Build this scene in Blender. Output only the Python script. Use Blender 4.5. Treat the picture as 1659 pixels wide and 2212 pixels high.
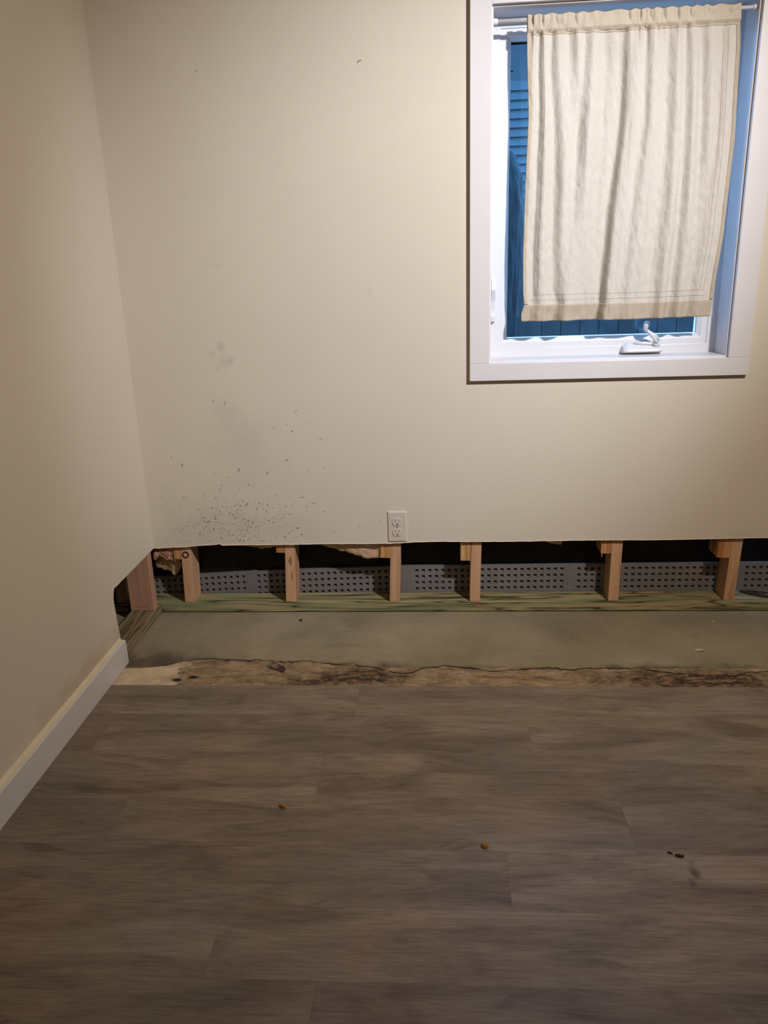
import bpy, bmesh, math, random
from mathutils import Vector, Matrix, noise
from mathutils.geometry import tessellate_polygon
random.seed(7)
sc = bpy.context.scene
C = sc.collection
PI = math.pi
for o in list(bpy.data.objects):
    bpy.data.objects.remove(o)

# ------------------------------------------------------------------ camera
F_PX, CAM = 1687.67, Vector((1.0446, -2.6258, 1.2342))
YAW, PITCH, ROLL = -0.0740, 0.3089, -0.0342
fwd = Vector((math.sin(YAW)*math.cos(PITCH), math.cos(YAW)*math.cos(PITCH), -math.sin(PITCH)))
r0 = Vector((math.cos(YAW), -math.sin(YAW), 0)); u0 = r0.cross(fwd)
rr = math.cos(ROLL)*r0 + math.sin(ROLL)*u0; uu = -math.sin(ROLL)*r0 + math.cos(ROLL)*u0
cd = bpy.data.cameras.new('camera'); cam = bpy.data.objects.new('camera', cd); C.objects.link(cam)
cd.sensor_fit = 'HORIZONTAL'; cd.sensor_width = 36.0; cd.lens = F_PX/1659*36.0; cd.clip_start = 0.02
M4 = Matrix((rr, uu, -fwd)).transposed().to_4x4(); M4.translation = CAM
cam.matrix_world = M4
sc.camera = cam

# ------------------------------------------------------------------ world: blue dusk
w = bpy.data.worlds.new('dusk_sky'); sc.world = w; w.use_nodes = True
bgn = w.node_tree.nodes['Background']; bgn.inputs[0].default_value = (0.20, 0.50, 1.0, 1); bgn.inputs[1].default_value = 16.0

# ------------------------------------------------------------------ room lamp and added cool spot (fitting is built below at the same place)
LAMP = Vector((2.28, -1.85, 2.33)); AIM = Vector((1.08, 0.0, 0.78))          # wide warm head
ADDED_SPOT = Vector((2.33, -1.83, 2.33)); AIM2 = Vector((1.13, 0.0, 1.27))       # narrow cool spot, added to whiten the wall beside the window
def spot(name, p, a_, e, c_, size, rad):
    ld = bpy.data.lights.new(name, 'SPOT'); ld.energy = e; ld.color = c_
    ld.spot_size = math.radians(size); ld.spot_blend = 1.0; ld.shadow_soft_size = rad
    lo = bpy.data.objects.new(name, ld); C.objects.link(lo); lo.location = p
    lo.rotation_euler = (a_-p).to_track_quat('-Z', 'Y').to_euler()
spot('warm_bulb', LAMP, AIM, 124, (1.0, 0.835, 0.67), 100, 0.026)
spot('added_cool_spot', ADDED_SPOT, AIM2, 205, (0.86, 0.92, 1.05), 58, 0.026)
# dim fill light under the ceiling, added for ambient brightness
ad = bpy.data.lights.new('fill_light', 'AREA'); ad.shape = 'DISK'; ad.size = 0.3; ad.energy = 3.5; ad.color = (1.0, 0.82, 0.66)
ao = bpy.data.objects.new('fill_light', ad); C.objects.link(ao); ao.location = (1.25, -2.2, 2.41)

vs = sc.view_settings
sc.display_settings.display_device = 'sRGB'
vs.view_transform = 'Standard'; vs.look = 'None'; vs.gamma = 1.0; vs.exposure = 0.0; vs.use_curve_mapping = False

# ------------------------------------------------------------------ material helpers
class NT:
    def __init__(s, name, rough=0.6, spec=0.3):
        s.m = bpy.data.materials.new(name); s.m.use_nodes = True
        s.t = s.m.node_tree; s.b = s.t.nodes['Principled BSDF']
        s.b.inputs['Roughness'].default_value = rough
        s.b.inputs['Specular IOR Level'].default_value = spec
    def n(s, typ, **kw):
        nd = s.t.nodes.new(typ)
        for k, v in kw.items(): setattr(nd, k, v)
        return nd
    def put(s, sock, v):
        if isinstance(v, bpy.types.NodeSocket): s.t.links.new(v, sock)
        else:
            if isinstance(v, tuple) and len(v) == 3 and len(sock.default_value) == 4: v = v+(1,)
            sock.default_value = v
    def coord(s, scale=(1, 1, 1), loc=(0, 0, 0), world=False, rnd=0.0):
        if world: src = s.n('ShaderNodeNewGeometry').outputs['Position']
        else: src = s.n('ShaderNodeTexCoord').outputs['Object']
        if rnd:
            oi = s.n('ShaderNodeObjectInfo')
            mul = s.n('ShaderNodeVectorMath', operation='SCALE'); mul.inputs[0].default_value = (7.1, 13.3, 5.7)
            s.t.links.new(oi.outputs['Random'], mul.inputs['Scale'])
            ad_ = s.n('ShaderNodeVectorMath', operation='ADD'); s.put(ad_.inputs[0], src); s.put(ad_.inputs[1], mul.outputs[0]); src = ad_.outputs[0]
        mp = s.n('ShaderNodeMapping'); mp.inputs['Scale'].default_value = scale; mp.inputs['Location'].default_value = loc
        s.put(mp.inputs['Vector'], src); return mp.outputs[0]
    def noise(s, vec, scale, detail=4, rough=0.55, dist=0.0):
        nd = s.n('ShaderNodeTexNoise'); s.put(nd.inputs['Vector'], vec); nd.inputs['Scale'].default_value = scale
        nd.inputs['Detail'].default_value = detail; nd.inputs['Roughness'].default_value = rough; nd.inputs['Distortion'].default_value = dist
        return nd.outputs['Fac']
    def ramp(s, fac, stops):
        nd = s.n('ShaderNodeValToRGB'); s.put(nd.inputs[0], fac); e = nd.color_ramp.elements
        while len(e) < len(stops): e.new(0.5)
        for k, (p, c) in enumerate(stops):
            e[k].position = p; e[k].color = (c if isinstance(c, tuple) else (c, c, c))+(1,)
        return nd.outputs[0]
    def mix(s, fac, a, b, mode='MIX'):
        nd = s.n('ShaderNodeMix', data_type='RGBA', blend_type=mode)
        s.put(nd.inputs[0], fac); s.put(nd.inputs[6], a); s.put(nd.inputs[7], b); return nd.outputs[2]
    def math(s, op, a, b=0.0, clamp=False):
        nd = s.n('ShaderNodeMath', operation=op, use_clamp=clamp); s.put(nd.inputs[0], a); s.put(nd.inputs[1], b); return nd.outputs[0]
    def blob(s, c, rad, axes=(1, 1, 1), wob=None):      # soft spot of colour at a place on the surface
        pos = s.n('ShaderNodeNewGeometry').outputs['Position']
        sub = s.n('ShaderNodeVectorMath', operation='SUBTRACT'); s.put(sub.inputs[0], pos); sub.inputs[1].default_value = c
        ml = s.n('ShaderNodeVectorMath', operation='MULTIPLY'); s.put(ml.inputs[0], sub.outputs[0]); ml.inputs[1].default_value = axes
        ln = s.n('ShaderNodeVectorMath', operation='LENGTH'); s.put(ln.inputs[0], ml.outputs[0])
        v = ln.outputs['Value']
        if wob is not None: v = s.math('ADD', v, s.math('MULTIPLY', s.math('SUBTRACT', wob, 0.5), rad*1.6))
        mr = s.n('ShaderNodeMapRange', interpolation_type='SMOOTHSTEP'); s.put(mr.inputs[0], v)
        mr.inputs[1].default_value = 0.0; mr.inputs[2].default_value = rad; mr.inputs[3].default_value = 1.0; mr.inputs[4].default_value = 0.0
        return mr.outputs[0]
    def col(s, v): s.put(s.b.inputs['Base Color'], v)
    def bump(s, h, dist=0.001, strength=0.5):
        nd = s.n('ShaderNodeBump'); s.put(nd.inputs['Height'], h); nd.inputs['Distance'].default_value = dist
        nd.inputs['Strength'].default_value = strength; s.t.links.new(nd.outputs[0], s.b.inputs['Normal'])

def plain(name, c, rough=0.5, spec=0.3, var=0.06, scale=30, bump=0.0):
    k = NT(name, rough, spec); v = k.coord()
    k.col(k.ramp(k.noise(v, scale), [(0.3, tuple(x*(1-var) for x in c)), (0.7, tuple(min(1, x*(1+var)) for x in c))]))
    if bump: k.bump(k.noise(v, scale*4), bump, 0.4)
    return k.m

MT = {}
# painted drywall, warm cream; scuffs and splashed dirt have a place of their own
def wall_mat(name, back=False):
    k = NT(name, 0.55, 0.25); v = k.coord(world=True)
    c = k.ramp(k.noise(v, 1.6, 3), [(0.3, (0.66, 0.600, 0.500)), (0.7, (0.69, 0.625, 0.522))])
    if back:
        wob = k.noise(v, 9.0, 4)
        d = None
        for (x, z, r, st, ax) in [(0.318, 0.985, 0.022, 0.35, (1, 1, .7)), (0.290, 0.960, 0.02, 0.35, (1, 1, .7)), (0.325, 0.94, 0.03, 0.22, (1, 1, .6)),
                                  (0.350, 0.938, 0.018, 0.35, (1, 1, .8)), (0.300, 0.912, 0.018, 0.25, (1, 1, 1)), (0.31, 0.76, 0.10, 0.16, (1, 1, 1)),
                                  (0.36, 0.63, 0.16, 0.14, (1, 1, 1)), (0.22, 0.33, 0.22, 0.18, (.7, 1, 1.4)), (0.5, 0.34, 0.16, 0.10, (.6, 1, 1.5)), (0.828, 1.148, 0.012, .3, (1, 1, .6)),
                                  (0.325, 1.245, 0.02, .10, (.5, 1, 1.5)), (2.10, 0.30, 0.04, .12, (.6, 1, 2))]:
            q = k.math('MULTIPLY', k.blob((x, 0, z), r, ax, wob), st)
            d = q if d is None else k.math('ADD', d, q, True)
        c = k.mix(k.math('MULTIPLY', d, 0.7), c, (0.26, 0.22, 0.17))
    else:
        d = k.math('MULTIPLY', k.blob((0, -0.62, 0.11), 0.3, (1, .6, 5), k.noise(v, 14.0, 5)), 0.35)
        c = k.mix(d, c, (0.42, 0.30, 0.15))
    k.col(c); k.bump(k.noise(v, 220.0, 3), 0.0004, 0.35)
    return k.m
MT['wall'] = wall_mat('painted_drywall')
MT['wall_back'] = wall_mat('painted_drywall_scuffed', True)
MT['ceiling'] = plain('ceiling_paint', (0.62, 0.55, 0.45), 0.8, 0.1)
MT['trim'] = plain('trim_paint', (0.70, 0.685, 0.695), 0.38, 0.4, 0.02, 6)
MT['vinyl'] = plain('window_vinyl', (0.70, 0.70, 0.72), 0.32, 0.45, 0.015, 6)
MT['plate'] = plain('outlet_plastic', (0.66, 0.585, 0.52), 0.3, 0.45, 0.02, 10)
MT['dark'] = plain('dark_recess', (0.012, 0.010, 0.009), 0.7, 0.2)
MT['gypsum'] = plain('torn_gypsum', (0.78, 0.68, 0.58), 0.9, 0.1, 0.15, 90, 0.001)
MT['lit_caulk'] = plain('lit_caulk', (0.74, 0.66, 0.50), 0.5, 0.3, 0.06, 20)
MT['scuff'] = plain('scuff_dirt', (0.25, 0.20, 0.13), 0.8, 0.1, 0.3, 60)
MT['scuff_pale'] = plain('scuff_dirt_pale', (0.42, 0.355, 0.255), 0.8, 0.1, 0.3, 60)
MT['edge_shade'] = plain('painted_edge_shade', (0.08, 0.060, 0.042), 0.9, 0.1, 0.4, 60)
MT['smear'] = plain('caulk_dirt', (0.50, 0.42, 0.29), 0.8, 0.1, 0.3, 90)
MT['hole'] = plain('panel_hole', (0.035, 0.03, 0.028), 0.7, 0.2)
MT['chrome'] = plain('screw_steel', (0.35, 0.33, 0.30), 0.35, 0.5)
MT['chrome'].node_tree.nodes['Principled BSDF'].inputs['Metallic'].default_value = 0.8

# vinyl planks: grey-brown oak print running along X
k = NT('plank_print', 0.46, 0.28); v = k.coord((1.5, 6.8, 1.0), rnd=1.0); v2 = k.coord((2.2, 26.0, 1.0), rnd=1.0); v3 = k.coord((1.0, 3.6, 1.0), rnd=1.0)
big = k.noise(v, 1.7, 6, 0.62, 0.9)
c = k.ramp(big, [(0.25, (0.105, 0.086, 0.072)), (0.42, (0.185, 0.151, 0.124)), (0.56, (0.245, 0.204, 0.168)), (0.76, (0.315, 0.268, 0.224))])
fine = k.noise(v2, 7.0, 7, 0.72, 0.3)
c = k.mix(0.5, c, k.ramp(fine, [(0.28, (0.40, 0.38, 0.38)), (0.50, (1.0, 1.0, 1.0)), (0.72, (1.45, 1.43, 1.40))]), 'MULTIPLY')
hair = k.noise(k.coord((4.0, 110.0, 1.0), rnd=1.0), 3.0, 5, 0.7, 0.2)
c = k.mix(0.7, c, k.ramp(hair, [(0.30, 0.62), (0.48, 1.0), (0.62, 1.0), (0.75, 1.35)]), 'MULTIPLY')
knots = k.ramp(k.noise(v3, 3.4, 3, 0.5, 1.6), [(0.60, 0.0), (0.72, 1.0)])
c = k.mix(k.math('MULTIPLY', knots, 0.42), c, (0.065, 0.048, 0.042))
oi = k.n('ShaderNodeObjectInfo')
c = k.mix(1.0, c, k.ramp(oi.outputs['Random'], [(0.0, (0.92, 0.91, 0.91)), (0.5, (1.0, 0.99, 0.98)), (1.0, (1.07, 1.06, 1.03))]), 'MULTIPLY')
tint = k.ramp(k.noise(k.coord(world=True), 2.6, 3), [(0.38, (0.93, 0.96, 1.0)), (0.62, (1.12, 1.03, 0.95))])
c = k.mix(0.8, c, tint, 'MULTIPLY')
wobf = k.noise(k.coord(world=True), 25.0, 3)
st = k.math('ADD', k.math('MULTIPLY', k.blob((1.566, -1.272, 0.006), 0.030, (1.6, .8, 1), wobf), 0.75), k.math('MULTIPLY', k.blob((1.552, -1.30, 0.006), 0.022, (1.3, .8, 1), wobf), 0.6), True)
st = k.math('ADD', st, k.math('MULTIPLY', k.blob((1.568, -1.243, 0.006), 0.014, (1, 1, 1), wobf), 0.4), True)
c = k.mix(st, c, (0.045, 0.034, 0.027))
ye = k.math('ADD', k.math('MULTIPLY', k.blob((0.425, -0.83, 0.006), 0.055, (1, 1, 1), wobf), 0.40), k.math('MULTIPLY', k.blob((0.60, -1.30, 0.006), 0.02, (1, 1, 1), wobf), 0.35), True)
ye = k.math('ADD', ye, k.math('MULTIPLY', k.blob((0.41, -0.97, 0.006), 0.03, (1, .5, 1), wobf), 0.25), True)
c = k.mix(ye, c, (0.30, 0.20, 0.095))
c = k.mix(k.math('MULTIPLY', k.blob((0.455, -0.735, 0.006), 0.035, (1, 1, 1), wobf), 0.35), c, (0.32, 0.30, 0.24))
k.col(c)
k.put(k.b.inputs['Roughness'], k.ramp(fine, [(0.3, 0.56), (0.7, 0.42)]))
k.bump(fine, 0.0004, 0.35); MT['plank'] = k.m

# cured new concrete
k = NT('new_concrete', 0.8, 0.2); v = k.coord(world=True)
c = k.ramp(k.noise(v, 3.2, 5, 0.6), [(0.3, (0.225, 0.190, 0.128)), (0.5, (0.295, 0.252, 0.170)), (0.75, (0.370, 0.312, 0.215))])
sp = k.ramp(k.noise(k.coord((1, 3.2, 1), world=True), 36.0, 4, 0.7), [(0.60, 0.0), (0.68, 1.0)])
c = k.mix(k.math('MULTIPLY', sp, 0.5), c, (0.095, 0.082, 0.058))
sw = k.ramp(k.noise(k.coord((1, 5.0, 1), world=True), 6.0, 5, 0.7, 1.0), [(0.56, 0.0), (0.7, 1.0)])
c = k.mix(k.math('MULTIPLY', sw, 0.28), c, (0.40, 0.35, 0.27))
wv = k.noise(v, 12.0, 4)
dk = k.math('ADD', k.math('MULTIPLY', k.blob((0.10, -0.36, 0), 0.26, (.8, 2.6, 1), wv), 1.0), k.math('MULTIPLY', k.blob((0.72, -0.25, 0), 0.10, (.7, 4, 1), wv), 0.22), True)
dk = k.math('ADD', dk, k.math('MULTIPLY', k.blob((1.75, -0.41, 0), 0.30, (.8, 5.0, 1), wv), 1.2), True)
dk = k.math('ADD', dk, k.math('MULTIPLY', k.blob((0.60, -0.385, 0), 0.30, (.6, 7.0, 1), wv), 0.8), True)
dk = k.math('ADD', dk, k.math('MULTIPLY', k.blob((1.15, -0.41, 0), 0.35, (.8, 8.0, 1), wv), 0.8), True)
c = k.mix(k.math('MULTIPLY', dk, 0.85, True), c, (0.080, 0.062, 0.045))  # edge stains, with the shade of the dip painted in
k.col(c); k.bump(k.noise(v, 60.0, 6), 0.0018, 0.5); MT['concrete'] = k.m

# old slab: adhesive, dirt, rust and paint flecks
k = NT('old_slab_dirty', 0.85, 0.2); v = k.coord(world=True); vx = k.coord((1, 2.4, 1), world=True)
c = k.ramp(k.noise(vx, 11.0, 7, 0.75, 0.6), [(0.30, (0.07, 0.046, 0.030)), (0.42, (0.23, 0.160, 0.096)), (0.56, (0.37, 0.275, 0.175)), (0.74, (0.54, 0.42, 0.28))])
dm = k.math('ADD', k.math('MULTIPLY', k.blob((0.80, -0.46, 0), 0.16, (.8, 2.0, 1), k.noise(v, 14.0, 5)), 1.5), k.math('MULTIPLY', k.blob((1.80, -0.48, 0), 0.34, (.8, 3.4, 1), k.noise(v, 15.0, 5)), 1.5), True)
dm = k.math('ADD', dm, k.math('MULTIPLY', k.blob((0.62, -0.49, 0), 0.12, (.8, 2.0, 1), k.noise(v, 14.0, 5)), 1.0), True)
c = k.mix(dm, c, k.ramp(k.noise(vx, 24.0, 6, .75), [(0.38, (0.030, 0.022, 0.018)), (0.50, (0.10, 0.068, 0.045)), (0.58, (0.25, 0.145, 0.075)), (0.66, (0.30, 0.24, 0.17))]))
fl = k.ramp(k.noise(vx, 46.0, 3, 0.6), [(0.62, 0.0), (0.66, 1.0)])
c = k.mix(k.math('MULTIPLY', fl, 0.75), c, (0.50, 0.42, 0.31))
crk = k.ramp(k.noise(k.coord((1, 3.0, 1), world=True), 20.0, 5, 0.8, 1.2), [(0.30, 1.0), (0.37, 0.0)])
c = k.mix(k.math('MULTIPLY', crk, 0.7), c, (0.03, 0.022, 0.016))
hl = k.math('ADD', k.blob((0.213, -0.487, 0), 0.020, (.8, 1.6, 1)), k.blob((0.262, -0.470, 0), 0.021, (.8, 1.6, 1)), True)
hl = k.math('MULTIPLY', hl, 1.6, True)
c = k.mix(hl, c, (0.022, 0.017, 0.012))  # dark of the two holes put into the colour
k.col(c); k.bump(k.noise(v, 45.0, 7, 0.7), 0.004, 0.7); MT['slab'] = k.m

# pale skim left in the corner of the old slab
k = NT('skim_patch', 0.75, 0.2); v = k.coord(world=True)
c = k.ramp(k.noise(v, 12.0, 5, 0.6), [(0.3, (0.56, 0.44, 0.31)), (0.6, (0.72, 0.58, 0.42))])
wv = k.noise(v, 20.0, 4)
dk = k.math('ADD', k.math('MULTIPLY', k.blob((0.215, -0.487, 0), 0.028, (.75, 1.3, 1), wv), 1.0), k.math('MULTIPLY', k.blob((0.262, -0.468, 0), 0.030, (.8, 1.3, 1), wv), 1.0), True)
gr = k.math('MULTIPLY', k.blob((0.36, -0.43, 0), 0.22, (1, 1, 1), wv), 1.8, True)
c = k.mix(gr, c, k.ramp(k.noise(v, 18.0, 6, .7), [(0.35, (0.20, 0.15, 0.09)), (0.65, (0.42, 0.34, 0.23))]))
sp = k.ramp(k.noise(v, 38.0, 5, .7), [(0.58, 0.0), (0.68, 1.0)])
c = k.mix(k.math('MULTIPLY', sp, 0.4), c, (0.22, 0.16, 0.09))
hl = k.math('ADD', k.blob((0.213, -0.487, 0), 0.020, (.8, 1.6, 1)), k.blob((0.262, -0.470, 0), 0.021, (.8, 1.6, 1)), True)
hl = k.math('MULTIPLY', hl, 1.6, True)
c = k.mix(hl, c, (0.022, 0.017, 0.012)); k.col(c); k.bump(k.noise(v, 50.0, 6), 0.002, 0.5); MT['skim'] = k.m  # hole shade painted in over the dents

def wood(name, pal, axis=0, green=None, rough=0.6, kscale=1.0, lines=0.35, nl=9.0):
    k = NT(name, rough, 0.2)
    s1 = [9, 9, 9]; s1[axis] = 0.55
    s2 = [120, 120, 120]; s2[axis] = 3.0
    a = k.noise(k.coord(tuple(s1), rnd=1.0), 1.5*kscale, 3, 0.5, 0.9); b = k.noise(k.coord(tuple(s2), rnd=1.0), 1.6, 5, 0.65, 0.4)
    band = k.math('MULTIPLY', k.math('PINGPONG', k.math('MULTIPLY', a, nl), 0.5), 2.0)
    c = k.ramp(band, [(0.0, pal[0]), (0.45, pal[1]), (1.0, pal[2])])
    c = k.mix(0.5, c, k.ramp(b, [(0.3, 0.70), (0.55, 1.0), (0.75, 1.15)]), 'MULTIPLY')
    if green:
        s3 = [10, 10, 10]; s3[axis] = 0.7
        g = k.ramp(k.noise(k.coord(tuple(s3), rnd=1.0), 2.2, 4, 0.6, 0.8), [(0.44, 0.0), (0.60, 1.0)])
        c = k.mix(k.math('MULTIPLY', g, 0.75), c, k.mix(0.6, green, k.ramp(b, [(0.3, 0.6), (0.6, 1.15)]), 'MULTIPLY'))
    ln = k.ramp(band, [(0.05, 1.0), (0.24, 0.0)])
    c = k.mix(k.math('MULTIPLY', ln, lines), c, tuple(x*0.30 for x in pal[0]))
    k.col(c); k.bump(b, 0.0006, 0.4); return k.m
MT['stud'] = wood('new_stud_wood', [(0.51, 0.295, 0.165), (0.59, 0.350, 0.205), (0.63, 0.38, 0.225)], 2, lines=0.06, nl=4.0)
MT['stud_red'] = wood('corner_stud_wood', [(0.49, 0.27, 0.18), (0.52, 0.29, 0.195), (0.54, 0.31, 0.21)], 2, lines=0.03, nl=3.0)
MT['stub'] = wood('old_stud_wood', [(0.42, 0.19, 0.075), (0.54, 0.28, 0.12), (0.62, 0.36, 0.17)], 2, lines=0.1, nl=6.0)
MT['treated'] = wood('pressure_treated_wood', [(0.20, 0.165, 0.080), (0.34, 0.285, 0.150), (0.44, 0.37, 0.21)], 0, (0.185, 0.245, 0.125), lines=0.85, nl=8.0)
MT['treated_y'] = wood('pressure_treated_wood_brown', [(0.15, 0.105, 0.055), (0.25, 0.185, 0.105), (0.32, 0.245, 0.145)], 1, (0.17, 0.150, 0.08), lines=0.55, nl=7.0)
MT['scrap'] = wood('dark_grained', [(0.035, 0.022, 0.013), (0.055, 0.035, 0.02), (0.08, 0.05, 0.03)], 0)
MT['board_brown'] = wood('brown_scrap_wood', [(0.12, 0.075, 0.05), (0.17, 0.11, 0.075), (0.22, 0.15, 0.10)], 0)

# black membrane
k = NT('black_membrane', 0.5, 0.25); v = k.coord(world=True)
k.col(k.ramp(k.noise(v, 14.0, 5), [(0.35, (0.004, 0.0035, 0.003)), (0.7, (0.014, 0.011, 0.009))])); k.bump(k.noise(v, 9.0, 5, 0.6, 0.8), 0.02, 0.9); MT['membrane'] = k.m
MT['panel'] = plain('grey_drain_panel', (0.185, 0.172, 0.172), 0.5, 0.3, 0.10, 12)
k = NT('kraft_paper', 0.65, 0.2); v = k.coord(world=True)
k.col(k.ramp(k.noise(v, 22.0, 5), [(0.3, (0.42, 0.275, 0.165)), (0.7, (0.64, 0.455, 0.295))])); k.bump(k.noise(v, 60.0, 5, .6, 1.0), 0.004, 0.8); MT['kraft'] = k.m
k = NT('insulation_batt', 0.9, 0.1); v = k.coord(world=True)
k.col(k.ramp(k.noise(v, 50.0, 6, .7), [(0.3, (0.20, 0.11, 0.065)), (0.55, (0.46, 0.26, 0.17)), (0.75, (0.60, 0.40, 0.28))])); k.bump(k.noise(v, 90.0, 6), 0.006, 0.9); MT['batt'] = k.m

# linen
def linen(name, c, trans=0.16):
    k = NT(name, 0.85, 0.1); v = k.coord(world=True)
    wf = k.noise(k.coord((260, 1, 26), world=True), 3.0, 3); wh = k.noise(k.coord((26, 1, 260), world=True), 3.0, 3)
    wv_ = k.math('ADD', wf, wh)
    cc = k.ramp(k.math('MULTIPLY', wv_, 0.5), [(0.35, tuple(x*0.90 for x in c)), (0.65, tuple(min(1, x*1.05) for x in c))])
    k.col(cc); k.bump(k.math('ADD', k.math('MULTIPLY', wv_, 0.05), k.noise(k.coord((3, 1, 1), world=True), 22.0, 5, .6, .8)), 0.006, 0.6)
    tr = k.n('ShaderNodeBsdfTranslucent'); k.put(tr.inputs[0], cc)
    mx = k.n('ShaderNodeMixShader'); mx.inputs[0].default_value = trans
    out = k.t.nodes['Material Output']; k.t.links.new(k.b.outputs[0], mx.inputs[1]); k.t.links.new(tr.outputs[0], mx.inputs[2]); k.t.links.new(mx.outputs[0], out.inputs[0])
    return k.m
MT['linen'] = linen('linen_cloth', (0.72, 0.672, 0.600)); MT['linen_hem'] = linen('linen_hem_cloth', (0.53, 0.455, 0.36), 0.08)
MT['linen_side'] = linen('linen_side_hem_cloth', (0.63, 0.55, 0.44), 0.12); MT['thread'] = plain('hem_thread', (0.42, 0.365, 0.315), 0.9, 0.1)

# clear glass (no refraction: thin pane)
m = bpy.data.materials.new('window_glass'); m.use_nodes = True; t = m.node_tree; t.nodes.remove(t.nodes['Principled BSDF'])
tb = t.nodes.new('ShaderNodeBsdfTransparent'); tb.inputs[0].default_value = (0.86, 0.93, 0.97, 1)
gb = t.nodes.new('ShaderNodeBsdfGlossy'); gb.inputs['Roughness'].default_value = 0.02
fr = t.nodes.new('ShaderNodeFresnel'); fr.inputs[0].default_value = 1.5
mx = t.nodes.new('ShaderNodeMixShader'); t.links.new(fr.outputs[0], mx.inputs[0]); t.links.new(tb.outputs[0], mx.inputs[1]); t.links.new(gb.outputs[0], mx.inputs[2])
t.links.new(mx.outputs[0], t.nodes['Material Output'].inputs[0]); MT['glass'] = m
MT['siding'] = plain('house_siding', (0.024, 0.031, 0.032), 0.6, 0.2, 0.04, 3)
MT['frieze'] = plain('house_frieze', (0.016, 0.019, 0.020), 0.6, 0.2, 0.04, 3)
MT['roof'] = plain('house_roof', (0.05, 0.05, 0.055), 0.9, 0.1)
MT['fence'] = plain('fence_wood', (0.024, 0.025, 0.025), 0.8, 0.05, 0.35, 7)
MT['leaf'] = plain('shrub_leaves', (0.013, 0.017, 0.018), 0.8, 0.1, 0.3, 20)
MT['yard'] = plain('yard_ground', (0.06, 0.07, 0.05), 0.95, 0.1, 0.3, 8)
MT['chip_o'] = plain('orange_wood_chip', (0.38, 0.20, 0.075), 0.7, 0.2, 0.4, 160)
MT['chip_d'] = plain('dark_crumb', (0.05, 0.035, 0.022), 0.8, 0.2, 0.4, 160)
MT['chip_w'] = plain('pale_flake', (0.55, 0.50, 0.42), 0.8, 0.2, 0.1, 160)
MT['tag_dark'] = plain('torn_tag_print', (0.075, 0.062, 0.058), 0.5, 0.3, 0.2, 90)
MT['tag_red'] = plain('torn_tag_maroon', (0.075, 0.028, 0.030), 0.5, 0.3, 0.2, 90)
MT['tag_text'] = plain('torn_tag_letter', (0.40, 0.29, 0.18), 0.6, 0.2)
MT['shade'] = plain('lamp_metal', (0.75, 0.74, 0.72), 0.35, 0.4)

# ------------------------------------------------------------------ mesh helpers
def obj(name, bm, mat, parent=None, smooth=False, bevel=0.0, seg=2):
    me = bpy.data.meshes.new(name); bmesh.ops.recalc_face_normals(bm, faces=bm.faces[:]); bm.to_mesh(me); bm.free()
    if smooth:
        for p in me.polygons: p.use_smooth = True
    o = bpy.data.objects.new(name, me); C.objects.link(o)
    for mm in (mat if isinstance(mat, (list, tuple)) else [mat]): me.materials.append(mm)
    if parent is not None: o.parent = parent
    if bevel:
        b = o.modifiers.new('bevel', 'BEVEL'); b.width = bevel; b.segments = seg; b.limit_method = 'ANGLE'
    return o
def tag(o, label=None, cat=None, group=None, kind=None):
    if label: o['label'] = label
    if cat: o['category'] = cat
    if group: o['group'] = group
    if kind: o['kind'] = kind
    return o
def empty(name, loc):
    o = bpy.data.objects.new(name, None); C.objects.link(o); o.location = loc; o.empty_display_size = 0.05; return o
def local(o, parent):          # keep world place under a moved empty
    o.parent = parent; o.matrix_parent_inverse = Matrix.Translation(-Vector(parent.location)); return o
def box(bm, x0, x1, y0, y1, z0, z1):
    vv = [bm.verts.new((x, y, z)) for z in (z0, z1) for (x, y) in ((x0, y0), (x1, y0), (x1, y1), (x0, y1))]
    for f in ((0, 3, 2, 1), (4, 5, 6, 7), (0, 1, 5, 4), (1, 2, 6, 5), (2, 3, 7, 6), (3, 0, 4, 7)): bm.faces.new([vv[i] for i in f])
    return vv
def bx(*a): bm = bmesh.new(); box(bm, *a); return bm
def prism(pts2, to3, d):       # pts2 outline list (outer, *holes), to3(u, v, depth) -> point
    bm = bmesh.new(); loops = pts2 if isinstance(pts2[0], list) else [pts2]
    tri = tessellate_polygon([[Vector((p[0], p[1], 0)) for p in l] for l in loops])
    flat = [p for l in loops for p in l]
    a = [bm.verts.new(to3(p[0], p[1], 0)) for p in flat]; b = [bm.verts.new(to3(p[0], p[1], d)) for p in flat]
    for f in tri:
        try: bm.faces.new([a[i] for i in f]); bm.faces.new([b[i] for i in reversed(f)])
        except ValueError: pass
    k0 = 0
    for l in loops:
        n = len(l)
        for i in range(n): bm.faces.new([a[k0+i], a[k0+(i+1) % n], b[k0+(i+1) % n], b[k0+i]])
        k0 += n
    return bm
def tube(bm, pts, r, n=10, caps=True):
    pts = [Vector(p) for p in pts]; rs = r if isinstance(r, (list, tuple)) else [r]*len(pts); rings = []
    for i, p in enumerate(pts):
        d = (pts[min(i+1, len(pts)-1)]-pts[max(i-1, 0)]).normalized()
        a = d.orthogonal() if i == 0 else (a - d*a.dot(d))
        a.normalize(); b = d.cross(a)
        rings.append([bm.verts.new(p+(a*math.cos(2*PI*j/n)+b*math.sin(2*PI*j/n))*rs[i]) for j in range(n)])
    for i in range(len(rings)-1):
        for j in range(n): bm.faces.new([rings[i][j], rings[i][(j+1) % n], rings[i+1][(j+1) % n], rings[i+1][j]])
    if caps: bm.faces.new(rings[0][::-1]); bm.faces.new(rings[-1])
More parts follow.
